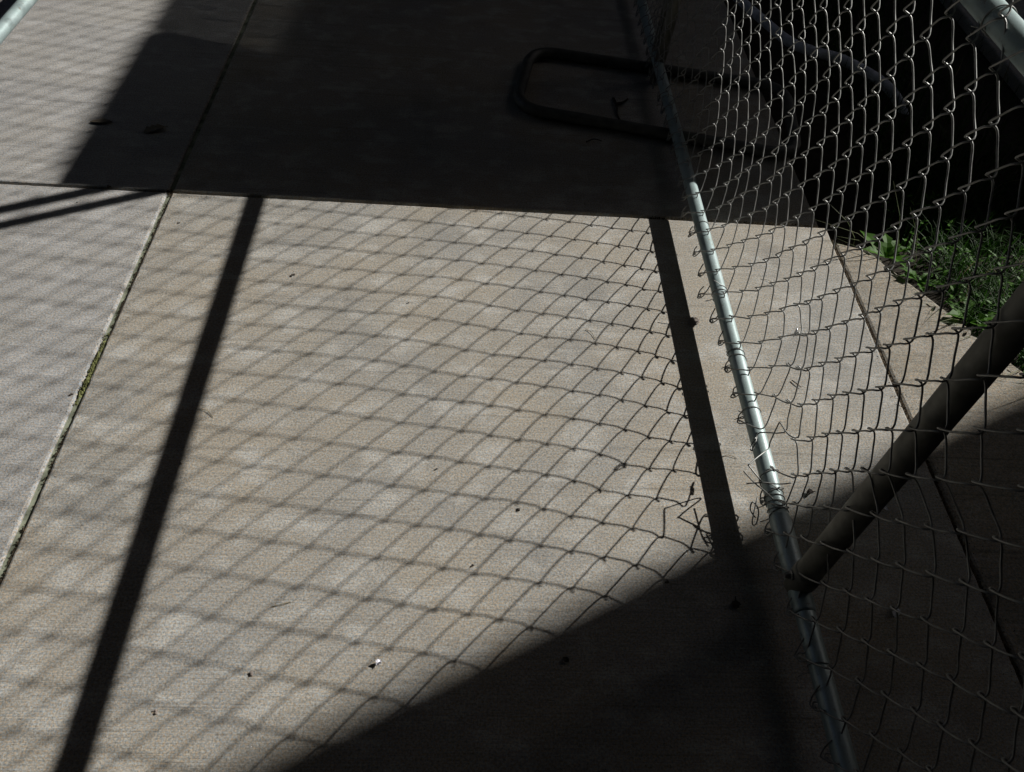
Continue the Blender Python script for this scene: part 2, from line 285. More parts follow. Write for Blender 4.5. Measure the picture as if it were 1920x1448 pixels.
NODES = [int(t) for t in """605 -81 50 605 -6 50 605 68 50 605 141 50 605 215 50 606 289 50 607 364 51 607 443 55 600 523 61 601 603 65 599 693 59 604 772 49
610 843 46 605 944 44 603 1042 51 606 1114 52 605 1190 50 604 1272 52 601 1351 46 588 1442 43 599 1516 44 598 1594 48 600 1674 48 593 1760 49
604 1828 50 605 1902 50 605 1977 50 605 2052 50 605 2128 50 605 2203 50 605 2278 50 604 2354 50 597 2429 50 595 2505 50 597 2580 50 604 2655 50
605 2731 50 605 2806 50 605 2881 50 605 2957 50 605 3032 50 605 3108 50 627 -118 99 620 -43 100 620 31 100 620 105 100 620 179 101 620 252 102
621 326 104 621 402 110 617 481 118 609 560 124 611 646 122 610 733 106 623 807 94 626 892 90 625 991 93 630 1075 100 631 1149 98 626 1229 96
623 1312 95 621 1395 93 620 1476 92 623 1553 94 624 1630 94 624 1710 94 622 1789 95 622 1864 96 621 1940 97 620 2015 98 619 2091 98 619 2166 98
617 2242 98 614 2317 98 607 2392 99 599 2468 99 599 2543 99 607 2618 99 614 2694 99 617 2769 99 618 2844 99 619 2920 99 619 2995 99 620 3071 99
627 3146 99 633 -80 150 631 -5 150 630 69 151 630 143 152 631 216 154 631 289 157 631 364 164 629 439 174 617 516 185 614 597 185 609 691 169
622 773 148 642 842 136 638 942 132 646 1034 145 654 1111 149 650 1187 142 644 1270 137 643 1354 138 641 1435 139 643 1515 139 644 1589 141 645 1667 138
644 1746 138 639 1825 141 635 1902 143 632 1978 145 631 2054 145 629 2129 146 626 2205 146 622 2280 147 615 2355 147 602 2431 147 598 2506 147 602 2581 147
614 2657 147 622 2732 147 626 2808 147 628 2883 147 629 2958 147 630 3034 147 632 3109 147 644 -116 200 639 -41 200 638 34 201 638 107 202 638 180 205
638 253 209 638 326 215 635 401 225 624 476 237 614 553 246 607 643 232 617 731 206 639 810 185 639 895 178 651 987 184 666 1071 200 667 1150 196
659 1232 185 658 1314 183 660 1396 183 658 1477 186 657 1555 186 655 1630 184 660 1706 183 654 1785 185 647 1863 188 643 1940 191 640 2017 192 637 2092 193
634 2168 194 630 2243 194 622 2318 195 609 2394 195 598 2469 195 598 2544 195 609 2620 195 622 2695 195 629 2771 196 633 2846 196 635 2921 196 637 2997 196
638 3072 196 643 3148 196 646 -77 251 644 -2 251 644 72 252 644 145 255 643 218 258 643 290 264 642 363 275 630 439 285 615 514 297 612 595 295
611 689 270 634 778 242 645 863 226 647 943 225 663 1028 237 677 1111 252 668 1194 234 667 1276 231 671 1357 229 671 1439 231 668 1518 232 664 1595 232
669 1669 230 666 1747 230 658 1826 233 652 1903 236 647 1980 238 644 2055 240 641 2131 241 636 2206 242 629 2282 242 617 2357 243 603 2432 243 598 2508 243
603 2583 244 617 2658 244 628 2734 244 635 2809 244 639 2884 244 641 2960 244 643 3035 244 645 3111 244 652 -113 301 649 -38 301 648 36 302 648 110 304
647 183 307 646 255 312 644 329 321 638 403 332 621 479 343 614 552 349 609 646 334 623 738 304 645 833 278 648 910 275 654 988 277 668 1071 287
673 1159 285 673 1238 280 675 1318 277 678 1398 277 682 1480 279 676 1557 279 672 1632 279 674 1710 277 668 1789 278 660 1866 281 654 1943 284 650 2019 287
646 2094 288 642 2170 289 635 2245 290 625 2320 291 611 2395 291 600 2471 291 600 2546 292 611 2621 292 625 2697 292 635 2772 292 640 2847 292 644 2923 292
646 2998 292 647 3074 292 651 3149 292 653 -74 351 651 1 351 651 75 353 650 148 356 650 221 360 648 293 367 644 369 377 631 444 388 618 517 397
611 602 391 611 697 366 634 791 341 649 879 327 653 956 327 660 1035 329 669 1118 328 674 1200 328 677 1281 328 679 1359 326 681 1440 326 686 1521 326
677 1594 324 678 1673 326 676 1751 325 667 1830 327 660 1907 330 655 1982 333 651 2058 335 646 2133 336 641 2208 338 632 2283 338 620 2358 339 605 2434 339
600 2509 340 605 2584 340 619 2660 340 632 2735 340 640 2810 341 644 2886 341 647 2961 341 649 3037 341 651 3112 341 656 -110 400 654 -34 400 653 40 402
652 114 404 652 187 407 651 259 412 648 332 420 640 407 430 628 483 440 614 562 439 601 659 421 623 746 401 642 840 384 654 921 377 658 999 377
666 1080 375 675 1162 375 679 1241 376 680 1321 376 680 1401 375 683 1481 375 689 1556 374 683 1635 374 681 1713 375 673 1794 374 665 1871 376 659 1947 379
654 2022 382 650 2096 384 645 2171 385 638 2247 386 628 2322 387 613 2397 387 603 2472 388 603 2547 388 613 2623 388 627 2698 389 638 2773 389 644 2849 389
648 2924 389 650 3000 389 652 3075 389 654 3151 389 655 -70 450 654 5 450 653 80 452 653 153 454 652 227 459 650 299 464 645 374 472 638 449 482
620 527 484 597 622 469 612 707 457 631 796 440 649 884 431 658 963 428 665 1042 427 673 1125 424 682 1204 426 685 1282 425 683 1362 424 680 1442 423
686 1520 424 692 1596 422 686 1675 423 677 1757 423 669 1835 423 662 1911 426 657 1986 429 653 2060 431 649 2135 432 643 2210 434 634 2285 434 622 2360 435
608 2435 436 603 2511 436 608 2586 437 622 2661 437 634 2736 437 642 2812 437 647 2887 437 650 2963 437 652 3038 438 654 3114 438 657 -105 499 655 -30 499
654 45 500 653 120 502 653 194 505 651 267 509 648 342 515 642 418 523 629 495 526 601 585 515 604 670 507 622 754 496 640 843 486 655 924 480
664 1003 478 670 1085 475 678 1165 474 685 1243 475 687 1323 474 683 1403 472 685 1482 472 693 1557 474 690 1637 471 680 1719 472 672 1799 471 664 1876 473
659 1950 475 655 2024 478 651 2099 480 647 2173 481 640 2248 482 629 2323 483 616 2398 484 606 2474 484 606 2549 485 616 2624 485 629 2700 485 639 2775 485
645 2850 486 649 2926 486 651 3001 486 653 3077 486 655 3152 486 655 -65 547 654 11 548 653 85 549 653 160 552 652 234 555 649 309 559 645 385 565
638 461 570 606 551 560 602 634 553 612 717 548 630 801 538 647 886 532 659 964 529 668 1044 527 674 1126 524 682 1206 524 688 1284 523 687 1363 521
684 1442 521 689 1519 522 690 1599 521 683 1682 517 673 1762 518 666 1840 519 660 1915 522 656 1988 525 653 2062 527 649 2137 529 644 2212 530 636 2287 531
624 2362 532 611 2437 532 607 2512 533 611 2587 533 624 2663 533 635 2738 534 643 2813 534 647 2889 534 650 2964 534 652 3040 534 654 3115 534 655 -100 596
653 -24 596 653 51 597 652 126 599 651 201 601 649 276 604 646 352 607 638 430 611 614 515 605 605 597 601 609 679 597 623 761 591 639 845 584
653 925 580 663 1004 577 669 1086 575 677 1166 575 684 1245 573 686 1325 571 686 1402 568 687 1481 570 685 1561 571 681 1644 568 674 1725 565 667 1804 565
660 1879 569 656 1952 572 653 2026 574 650 2100 576 646 2175 578 640 2250 579 631 2325 580 618 2400 580 609 2475 581 609 2550 581 618 2626 582 630 2701 582
640 2776 582 645 2852 582 648 2927 583 650 3003 583 652 3078 583 654 3154 583 652 -59 645 651 16 645 651 92 646 650 167 647 649 242 649 646 318 652
640 396 654 627 477 653 612 560 649 605 644 644 616 723 642 633 804 636 646 887 632 657 966 628 665 1045 625 670 1126 623 677 1206 623 682 1286 621
682 1365 618 685 1443 618 681 1522 618 678 1605 616 672 1686 614 666 1766 613 659 1842 617 655 1916 620 652 1990 622 650 2064 624 647 2138 625 643 2213 626
636 2288 627 625 2363 628 614 2438 629 610 2513 629 614 2589 630 625 2664 630 636 2739 630 642 2815 631 646 2890 631 648 2966 631 650 3041 631 651 3116 631
651 -94 693 649 -19 693 649 57 694 648 132 695 647 208 696 645 284 698 642 361 699 634 440 700 620 522 697 610 604 692 612 684 689 625 765 686
640 847 683 650 929 680 658 1006 674 664 1086 672 668 1166 671 673 1247 671 674 1326 668 676 1405 666 675 1484 666 673 1566 664 668 1647 663 663 1726 663
656 1804 666 653 1879 668 651 1953 670 649 2027 672 647 2101 673 644 2176 674 639 2251 675 631 2326 676 620 2401 677 612 2476 678 612 2552 678 620 2627 678
631 2702 679 639 2778 679 643 2853 679 646 2928 679 647 3004 679 648 3079 680 650 3155 680 647 -54 741 646 22 742 646 97 742 645 173 743 644 249 744
642 326 745 637 404 746 628 484 745 616 565 741 613 646 738 619 726 735 634 807 733 645 889 730 654 967 725 659 1046 722 661 1127 720 664 1207 719
665 1287 717 666 1366 715 667 1446 714 665 1526 713 662 1607 712 658 1686 712 653 1765 714 649 1841 717 648 1916 718 646 1990 720 645 2064 721 643 2139 722
640 2214 723 635 2289 724 627 2364 725 616 2439 726 613 2515 726 616 2590 727 627 2665 727 635 2741 727 640 2816 728 643 2891 728 644 2967 728 645 3042 728
646 3118 728 643 -89 789 643 -13 790 643 62 790 642 138 790 642 214 791 640 291 792 638 369 793 633 447 792 623 528 790 615 608 787 616 688 784
627 768 781 639 850 780 649 930 776 653 1008 773 654 1088 769 654 1168 767 656 1248 767 656 1328 765 657 1407 764 656 1487 763 655 1567 762 652 1646 762
649 1725 762 646 1802 765 644 1878 766 643 1953 768 642 2027 769 641 2102 770 640 2177 771 637 2252 772 631 2327 773 622 2402 774 615 2477 774 615 2553 775
622 2628 775 631 2704 776 637 2779 776 639 2854 776 641 2930 776 642 3005 776 643 3081 776 643 3156 776 639 -48 838 639 27 838 639 103 838 639 179 839
638 256 839 637 333 840 635 411 839 628 490 838 619 571 835 616 651 832 621 731 830 633 811 827 641 895 828 646 972 822 647 1050 818 647 1130 817
647 1210 815 647 1289 814 647 1368 813 647 1447 812 647 1527 812 646 1607 811 644 1685 811 642 1763 813 640 1840 815 639 1915 816 639 1990 817 638 2065 818
638 2140 819 636 2215 820 634 2290 821 628 2365 822 619 2440 823 616 2516 823 619 2591 824 628 2666 824 634 2742 824 636 2817 824 638 2893 825 638 2968 825
639 3044 825 639 3119 825 634 -84 886 636 -8 886 636 68 886 636 144 886 636 220 887 635 297 887 635 375 887 632 454 886 625 533 884 618 613 881
619 693 878 627 774 875 632 857 872 636 938 870 638 1016 866 636 1094 863 639 1172 864 640 1251 863 640 1329 862 640 1408 862 640 1487 861 639 1567 861
639 1646 861 638 1724 861 637 1801 863 636 1877 864 636 1952 865 636 2027 867 636 2102 868 635 2178 869 634 2253 869 631 2328 870 625 2403 871 619 2479 871
619 2554 872 625 2629 872 631 2705 873 634 2780 873 635 2856 873 636 2931 873 636 3007 873 636 3082 873 634 3158 873 634 -43 934 635 32 934 635 108 934
635 185 934 635 261 934 634 339 934 633 417 934 630 496 932 622 576 930 619 656 927 622 737 924 628 819 920 628 903 915 631 981 914 633 1058 912
634 1135 911 636 1213 912 636 1291 911 636 1370 911 636 1448 910 636 1527 910 636 1606 910 635 1684 910 635 1762 911 635 1838 913 635 1914 914 635 1990 915
635 2065 916 635 2140 917 634 2215 918 633 2291 918 629 2366 919 622 2441 920 619 2517 920 622 2592 920 629 2668 921 633 2743 921 634 2819 921 635 2894 922
635 2970 922 635 3045 922 634 3121 922 634 -79 982 636 -3 982 636 73 982 636 149 982 636 225 982 636 303 982 635 380 982 633 459 981 627 538 979
622 618 976 621 698 973 626 780 969 629 863 965 630 944 962 632 1021 961 634 1098 960 635 1175 960 636 1253 960 636 1331 960 636 1410 960 636 1488 959
636 1567 959 636 1645 959 636 1723 960 636 1800 961 636 1876 962 636 1952 963 636 2027 964 636 2103 965 636 2178 966 635 2253 967 633 2329 967 627 2404 968
622 2480 968 622 2555 969 627 2631 969 633 2706 969 635 2782 970 636 2857 970 636 2932 970 636 3008 970 636 3083 970 634 3159 970 639 -39 1030 639 37 1030
639 113 1030 639 190 1030 639 266 1030 638 344 1030 636 422 1029 632 501 1027 625 580 1025 623 660 1022 625 741 1019 630 823 1016 632 904 1012 634 983 1010
636 1061 1009 637 1138 1009 638 1215 1009 639 1293 1009 639 1371 1009 639 1449 1009 639 1528 1008 639 1606 1008 639 1684 1009 639 1761 1010 639 1838 1010 639 1914 1011
639 1990 1012 639 2065 1013 639 2141 1014 638 2216 1015 636 2292 1015 632 2367 1016 625 2443 1017 623 2518 1017 625 2593 1017 632 2669 1018 636 2744 1018 638 2820 1018
639 2895 1019 639 2971 1019 639 3046 1019 639 3122 1019 644 -74 1078 644 1 1078 643 77 1078 643 154 1078 643 230 1078 642 307 1078 640 385 1077 636 463 1076
630 542 1074 625 622 1072 625 702 1069 629 783 1066 634 864 1063 636 944 1060 639 1022 1059 640 1100 1058 641 1177 1058 642 1255 1058 642 1333 1058 642 1411 1058
643 1489 1058 643 1567 1058 643 1645 1058 643 1722 1058 643 1799 1059 643 1876 1060 643 1952 1061 643 2028 1062 642 2103 1062 642 2179 1063 640 2254 1064 636 2330 1064
630 2405 1065 625 2481 1065 625 2556 1066 630 2632 1066 636 2707 1067 640 2783 1067 642 2858 1067 643 2934 1067 643 3009 1067 644 3085 1067 644 3160 1067 648 -34 1127
647 41 1127 647 118 1127 646 194 1126 645 271 1126 644 348 1125 641 426 1125 635 505 1123 628 584 1121 626 664 1119 628 744 1116 634 824 1113 638 905 1111
641 984 1109 643 1061 1108 645 1139 1107 645 1216 1107 646 1294 1107 646 1372 1107 646 1450 1107 646 1528 1107 646 1606 1107 647 1684 1107 647 1761 1108 647 1838 1108
647 1914 1109 646 1990 1110 646 2066 1111 645 2141 1111 644 2217 1112 641 2292 1113 635 2368 1113 628 2444 1114 626 2519 1114 628 2595 1115 635 2670 1115 641 2746 1115
644 2821 1115 646 2897 1116 646 2972 1116 647 3048 1116 648 3123 1116 652 -70 1175 651 5 1175 650 81 1175 650 158 1175 649 234 1174 647 312 1174 645 389 1173
640 467 1172 633 546 1170 628 625 1168 628 705 1166 633 785 1163 639 865 1161 643 945 1159 645 1023 1158 647 1101 1157 648 1178 1156 649 1256 1156 649 1334 1156
650 1411 1156 650 1489 1156 650 1567 1156 650 1645 1156 650 1722 1156 650 1799 1157 650 1876 1158 650 1952 1158 649 2028 1159 649 2104 1160 647 2179 1160 645 2255 1161
640 2331 1162 633 2406 1162 628 2482 1163 628 2557 1163 633 2633 1163 640 2709 1164 645 2784 1164 648 2860 1164 649 2935 1164 650 3011 1164 651 3086 1164 652 3162 1164
654 -30 1223 653 45 1223 653 122 1223 652 198 1223 651 275 1222 649 352 1222 645 430 1221 639 508 1219 631 587 1218 629 666 1216 631 746 1213 638 826 1211
643 905 1209 647 984 1207 649 1062 1206 651 1140 1206 652 1217 1205 652 1295 1205 653 1373 1205 653 1451 1205 653 1529 1205 653 1606 1205 653 1684 1205 653 1761 1206
653 1838 1206 653 1914 1207 652 1990 1208 652 2066 1208 651 2142 1209 648 2218 1209 645 2293 1210 639 2369 1210 631 2445 1211 629 2520 1211 631 2596 1212 639 2671 1212
645 2747 1212 649 2822 1213 651 2898 1213 652 2974 1213 653 3049 1213 654 3125 1213 657 -66 1271 656 9 1271 655 85 1271 655 162 1271 654 238 1271 652 315 1270
649 393 1269 643 471 1268 636 549 1267 631 628 1265 631 707 1263 636 787 1261 643 866 1259 647 945 1257 650 1023 1256 652 1101 1255 654 1179 1255 654 1257 1254
655 1334 1254 655 1412 1254 655 1490 1254 655 1568 1254 655 1645 1254 655 1722 1254 655 1799 1255 655 1876 1255 655 1952 1256 654 2028 1257 653 2104 1257 652 2180 1258
649 2256 1258 643 2332 1259 636 2407 1259 631 2483 1260 631 2559 1260 636 2634 1260 643 2710 1261 649 2785 1261 652 2861 1261 654 2936 1261 655 3012 1261 656 3087 1261
657 3163 1262 658 -27 1320 657 49 1320 657 125 1319 656 202 1319 654 279 1319 652 356 1318 648 434 1317 642 512 1316 635 590 1314 632 669 1313 634 748 1311
641 827 1309 647 906 1307 651 985 1306 653 1063 1305 655 1141 1304 656 1218 1304 657 1296 1303 657 1374 1303 657 1452 1303 657 1529 1303 657 1607 1303 657 1684 1303
657 1761 1304 657 1838 1304 657 1914 1305 657 1991 1305 656 2067 1306 654 2143 1306 652 2219 1307 648 2294 1307 642 2370 1308 635 2446 1308 632 2521 1309 635 2597 1309
642 2673 1309 648 2748 1309 652 2824 1310 654 2899 1310 656 2975 1310 657 3050 1310 658 3126 1310 660 -63 1368 659 13 1368 659 89 1368 658 165 1368 657 242 1367
655 319 1367 651 396 1366 646 474 1365 639 552 1364 634 631 1362 634 709 1360 639 788 1359 646 867 1357 651 946 1356 654 1024 1354 656 1102 1354 657 1180 1353
658 1258 1353 658 1335 1352 659 1413 1352 659 1491 1352 659 1568 1352 659 1646 1352 659 1723 1352 659 1800 1353 659 1876 1353 658 1953 1354 658 2029 1354 657 2105 1355
655 2181 1355 651 2257 1356 646 2333 1356 639 2408 1357 634 2484 1357 634 2560 1357 639 2635 1358 646 2711 1358 651 2787 1358 655 2862 1358 657 2938 1358 658 3013 1359
659 3089 1359 660 3164 1359 661 -23 1416 660 52 1416 659 129 1416 658 205 1416 657 282 1415 654 359 1415 650 437 1414 644 514 1413 638 593 1411 636 671 1410
638 750 1408 644 829 1407 650 907 1405 654 986 1404 656 1064 1403 658 1142 1402 659 1219 1402 660 1297 1401 660 1375 1401 660 1452 1401 660 1530 1401 660 1607 1401
660 1685 1401 660 1762 1401 660 1838 1402 660 1915 1402 659 1991 1403 658 2067 1403 657 2143 1404 654 2219 1404 650 2295 1405 644 2371 1405 638 2447 1405 635 2523 1406
638 2598 1406 644 2674 1406 650 2750 1407 654 2825 1407 657 2901 1407 658 2976 1407 659 3052 1407 660 3127 1407 662 -60 1465 661 16 1465 661 92 1465 660 168 1464
659 245 1464 657 322 1463 654 399 1463 649 477 1462 642 555 1460 638 633 1459 638 711 1458 642 790 1456 648 869 1455 653 947 1453 656 1025 1452 658 1103 1452
660 1181 1451 660 1259 1451 661 1336 1450 661 1414 1450 661 1492 1450 661 1569 1450 661 1646 1450 661 1723 1450 661 1800 1450 661 1877 1451 661 1953 1451 660 2030 1452
659 2106 1452 657 2182 1453 653 2258 1453 649 2334 1453 642 2410 1454 638 2485 1454 638 2561 1455 642 2637 1455 649 2712 1455 653 2788 1455 657 2864 1456 659 2939 1456
660 3015 1456 661 3090 1456 661 3166 1456 662 -20 1513 662 55 1513 661 132 1513 660 208 1512 659 285 1512 656 362 1511 652 439 1510 647 517 1509 641 595 1508
639 673 1507 641 752 1506 646 830 1504 652 909 1503 656 987 1502 658 1065 1501 660 1143 1500 661 1220 1500 661 1298 1499 662 1376 1499 662 1453 1499 662 1531 1499
662 1608 1499 662 1685 1499 662 1762 1499 662 1839 1499 662 1916 1500 661 1992 1500 660 2068 1501 659 2144 1501 656 2220 1502 652 2296 1502 647 2372 1502 641 2448 1503
639 2524 1503 641 2600 1503 647 2675 1504 652 2751 1504 656 2826 1504 659 2902 1504 660 2978 1504 661 3053 1504 662 3129 1504 663 -57 1562 662 19 1562 662 95 1561
661 171 1561 660 248 1561 658 325 1560 655 402 1559 651 479 1559 645 557 1557 641 635 1556 641 713 1555 645 792 1554 651 870 1552 655 948 1551 658 1026 1550
660 1104 1550 661 1182 1549 662 1260 1548 662 1338 1548 662 1415 1548 663 1493 1548 663 1570 1548 663 1647 1548 663 1724 1548 663 1801 1548 662 1878 1548 662 1954 1549
661 2031 1549 660 2107 1550 658 2183 1550 655 2259 1550 651 2335 1551 645 2411 1551 641 2487 1552 641 2562 1552 645 2638 1552 651 2714 1552 655 2789 1553 658 2865 1553
660 2940 1553 661 3016 1553 662 3092 1553 663 3167 1553 663 -18 1610 663 58 1610 662 134 1610 661 211 1609 660 287 1609 658 364 1608 654 442 1607 649 519 1607
644 597 1605 642 675 1604 644 753 1603 649 832 1602 654 910 1601 657 988 1600 660 1066 1599 661 1144 1598 662 1222 1598 663 1299 1597 663 1377 1597 663 1454 1597
663 1532 1597 663 1609 1597 663 1686 1597 663 1763 1597 663 1840 1597 663 1917 1597 662 1993 1598 661 2069 1598 660 2146 1599 658 2222 1599 654 2298 1599 649 2373 1600
644 2449 1600 642 2525 1600 644 2601 1601 649 2677 1601 654 2752 1601 658 2828 1601 660 2903 1601 661 2979 1602 662 3055 1602 663 3130 1602 664 -54 1659 663 21 1659
663 97 1658 662 174 1658 661 250 1658 659 327 1657 657 404 1656 653 482 1656 647 559 1655 644 637 1654 644 715 1652 647 793 1651 653 872 1650 657 950 1649
659 1028 1648 661 1106 1647 662 1183 1647 663 1261 1646 663 1339 1646 663 1416 1646 663 1494 1645 663 1571 1645 664 1648 1645 663 1725 1646 663 1802 1646 663 1879 1646
663 1955 1646 662 2032 1647 661 2108 1647 659 2184 1647 657 2260 1648 653 2336 1648 647 2412 1649 644 2488 1649 644 2564 1649 647 2639 1649 653 2715 1650 657 2791 1650
659 2866 1650 661 2942 1650 662 3017 1650 663 3093 1650 663 3168 1650 664 -15 1707 663 60 1707 663 137 1707 662 213 1706 661 290 1706 659 367 1705 656 444 1705
651 521 1704 647 599 1703 645 677 1702 647 755 1700 651 833 1699 656 911 1698 659 989 1697 661 1067 1697 662 1145 1696 663 1223 1695 663 1301 1695 664 1378 1695
664 1456 1694 664 1533 1694 664 1610 1694 664 1687 1694 664 1764 1694 664 1841 1695 663 1918 1695 663 1994 1695 662 2071 1696 661 2147 1696 659 2223 1696 656 2299 1697
651 2375 1697 647 2451 1697 645 2526 1698 647 2602 1698 651 2678 1698 656 2754 1698 659 2829 1699 661 2905 1699 662 2980 1699 663 3056 1699 663 3131 1699 664 -52 1756
664 24 1756 663 100 1755 663 176 1755 662 252 1755 660 329 1754 658 406 1754 654 484 1753 650 561 1752 647 639 1751 647 717 1750 650 795 1749 654 873 1748
658 951 1747 660 1029 1746 662 1107 1745 663 1185 1744 663 1262 1744 664 1340 1744 664 1417 1743 664 1495 1743 664 1572 1743 664 1649 1743 664 1726 1743 664 1803 1743
664 1880 1744 663 1957 1744 663 2033 1744 662 2109 1744 660 2185 1745 658 2261 1745 654 2337 1746 650 2413 1746 647 2489 1746 647 2565 1746 650 2641 1747 654 2716 1747
658 2792 1747 660 2868 1747 662 2943 1747 663 3019 1748 663 3094 1748 664 3170 1748 664 -13 1804 664 62 1804 663 139 1804 663 215 1804 662 292 1803 660 369 1803
657 446 1802 653 523 1801 650 601 1800 648 679 1799 649 757 1798 653 835 1797 657 913 1796 660 991 1795 662 1069 1794 663 1146 1793 663 1224 1793 664 1302 1793
664 1379 1792 664 1457 1792 664 1534 1792 664 1611 1792 664 1689 1792 664 1766 1792 664 1842 1792 664 1919 1792 663 1995 1793 663 2072 1793 662 2148 1793 660 2224 1794
657 2300 1794 653 2376 1794 650 2452 1795 648 2528 1795 650 2604 1795 653 2679 1796 657 2755 1796 660 2831 1796 662 2906 1796 663 2982 1796 663 3057 1796 664 3133 1796
664 -50 1853 664 25 1853 664 101 1853 663 178 1852 662 254 1852 661 331 1851 659 408 1851 656 485 1850 652 563 1849 650 641 1848 650 719 1847 652 797 1846
656 875 1845 659 953 1844 661 1030 1843 662 1108 1843 663 1186 1842 664 1264 1841 664 1341 1841 664 1419 1841 664 1496 1841 664 1574 1841 664 1651 1841 664 1728 1841
664 1805 1841 664 1881 1841 664 1958 1841 663 2034 1842 662 2111 1842 661 2187 1842 659 2263 1843 656 2339 1843 652 2415 1843 650 2491 1844 650 2566 1844 652 2642 1844
656 2718 1844 659 2794 1845 661 2869 1845 662 2945 1845 663 3020 1845 664 3096 1845 664 3171 1845 664 -12 1902 664 64 1901 664 140 1901 663 217 1901 662 293 1900
661 370 1900 658 448 1899 655 525 1898 652 603 1897 651 680 1896 652 758 1895 655 836 1894 658 914 1893 661 992 1892 662 1070 1892 663 1148 1891 664 1226 1890
664 1303 1890 664 1381 1890 664 1458 1889 664 1536 1889 664 1613 1889 664 1690 1889 664 1767 1889 664 1844 1890 664 1920 1890 664 1997 1890 663 2073 1890 662 2149 1891
661 2226 1891 658 2302 1891 655 2378 1892 652 2453 1892 651 2529 1892 652 2605 1893 655 2681 1893 658 2756 1893 661 2832 1893 662 2908 1893 663 2983 1894 664 3059 1894
664 3134 1894 664 -49 1950 664 27 1950 664 103 1950 664 179 1950 663 256 1949 662 333 1949 660 410 1948 658 487 1947 654 565 1946 653 642 1946 653 720 1945
654 798 1943 658 876 1943 660 954 1942 662 1032 1941 663 1110 1940 664 1188 1939 664 1265 1939 664 1343 1939 664 1420 1938 664 1498 1938 664 1575 1938 664 1652 1938
664 1729 1938 664 1806 1938 664 1883 1938 664 1959 1939 664 2036 1939 663 2112 1939 662 2188 1940 660 2264 1940 658 2340 1940 654 2416 1941 653 2492 1941 653 2568 1941
654 2644 1941 658 2719 1942 660 2795 1942 662 2871 1942 663 2946 1942 664 3022 1942 664 3097 1942 664 3173 1942""".split()]
NL, NH, DL, DH = -3, 36, -26, 58
node = {}; c = 0
for n in range(NL, NH+1):
    for d in range(DL, DH+1):
        if (n-d) % 2 == 0:
            node[(n, d)] = Vector((NODES[c]/1000, NODES[c+1]/1000, NODES[c+2]/1000)); c += 3
for d in range(DH+1, DH+33):                    # the fabric runs on, out of the picture
    for n in range(NL, NH+1):
        if (n-d) % 2 == 0: node[(n, d)] = node[(n, d-2)] + Vector((0, .0772, 0))
DH += 32
rw = random.Random(11)
jit = {}
for k, p in node.items():
    if p.x < fx(p.z)-.012 and k[0] > -2: pass
    jit[k] = (rw.gauss(0,.0012), rw.gauss(0,.0012))
WR = .0015; OFF = .0072
BROKEN = {}                                     # levels left out at the torn corner
def wire_points(k, nlo, nhi):
    """strand k zigzags between columns k and k+1"""
    seq = []
    for n in range(nlo, nhi+1):
        d = k if (n-k) % 2 == 0 else k+1
        seq.append((n, d))
    P = []; Q = []
    for (n, d) in seq:
        p = node[(n, d)]; side = -1 if d == k else 1; over = .0034+jit[(n,d)][0]*.6
        if n == NL: over = .002
        Q.append(Vector((p.x, p.y + side*over, p.z + jit[(n,d)][1]*.5)))
    for i, (n, d) in enumerate(seq):
        q = Q[i]
        # column k -> k+1 going up is a P strand (far side), k+1 -> k a Q strand (near side)
        xin = (OFF if d == k+1 else -OFF); xout = (OFF if d == k else -OFF)
        if i > 0: P.append(q + (Q[i-1]-q)*.12 + Vector((xin,0,0)))
        P.append(q)
        if i+1 < len(Q):
            t = Q[i+1]-q; P.append(q + t*.12 + Vector((xout,0,0)))
            P.append(q + t*.5 + Vector((xout*1.25, (.0020 if d==k else -.0008), (-.0014 if d==k else 0)+rw.gauss(0,.0007))))
    return P, seq
def curl(P, other, k):
    """the knuckled end: the wire swings round in a loop and comes back along the other strand"""
    p = Vector(P[0]); r2 = random.Random(k*13+5); sg = 1 if other.y > p.y else -1
    t = (other-p); u = Vector((-.62,0,-.78)); v = Vector((0,sg,0)); L = r2.uniform(.004,.012); W_ = r2.uniform(.004,.007)
    e = p + t*r2.uniform(.25,.5) + Vector((-.0045, 0, .002))
    return [e, p + v*W_*1.3 + t*.08 + Vector((-.003,0,0)), p + v*W_ + u*L*.6, p + u*L, p - v*W_ + u*L*.55, p - v*W_*1.1] + P[1:]
TORN_NODE = (0, 0)
for k in range(DL, DH):
    nlo = NL
    y0 = node[(0, k if k % 2 == 0 else k+1)].y
    tail = None
    if k == 0:   # strand torn loose at the bottom: tip, sweep over the rail and the bent free end
        nlo = 0; tail = [(.599,.861,.086),(.5765,.889,.097),(.5775,.8925,.0985),(.600,.912,.0985),(.626,.934,.096),(.6275,.9415,.108),(.630,.9495,.152),(.6315,.951,.160),(.6325,.945,.163),(.637,.915,.170)]
    elif k == 1:
        nlo = -1
        tail = [(.607,.963,.094),(.5985,.950,.0835),(.595,.940,.0825),(.5975,.937,.086),(.606,.955,.0935),(.618,.975,.0955)]
    P, seq = wire_points(k, nlo, NH)
    if tail: P = [Vector(t) for t in tail] + P[1:]
    else:
        de, dn_ = (k, k+1) if (NL-k) % 2 == 0 else (k+1, k)
        other = node.get((-2, 2*de-dn_), node[(-2, dn_)])
        P = curl(P, other, k)
    b = MB(); b.tube(catmull(P, 3), WR, 6)
    o = b.build('wire', M_WIRE, fence, True)
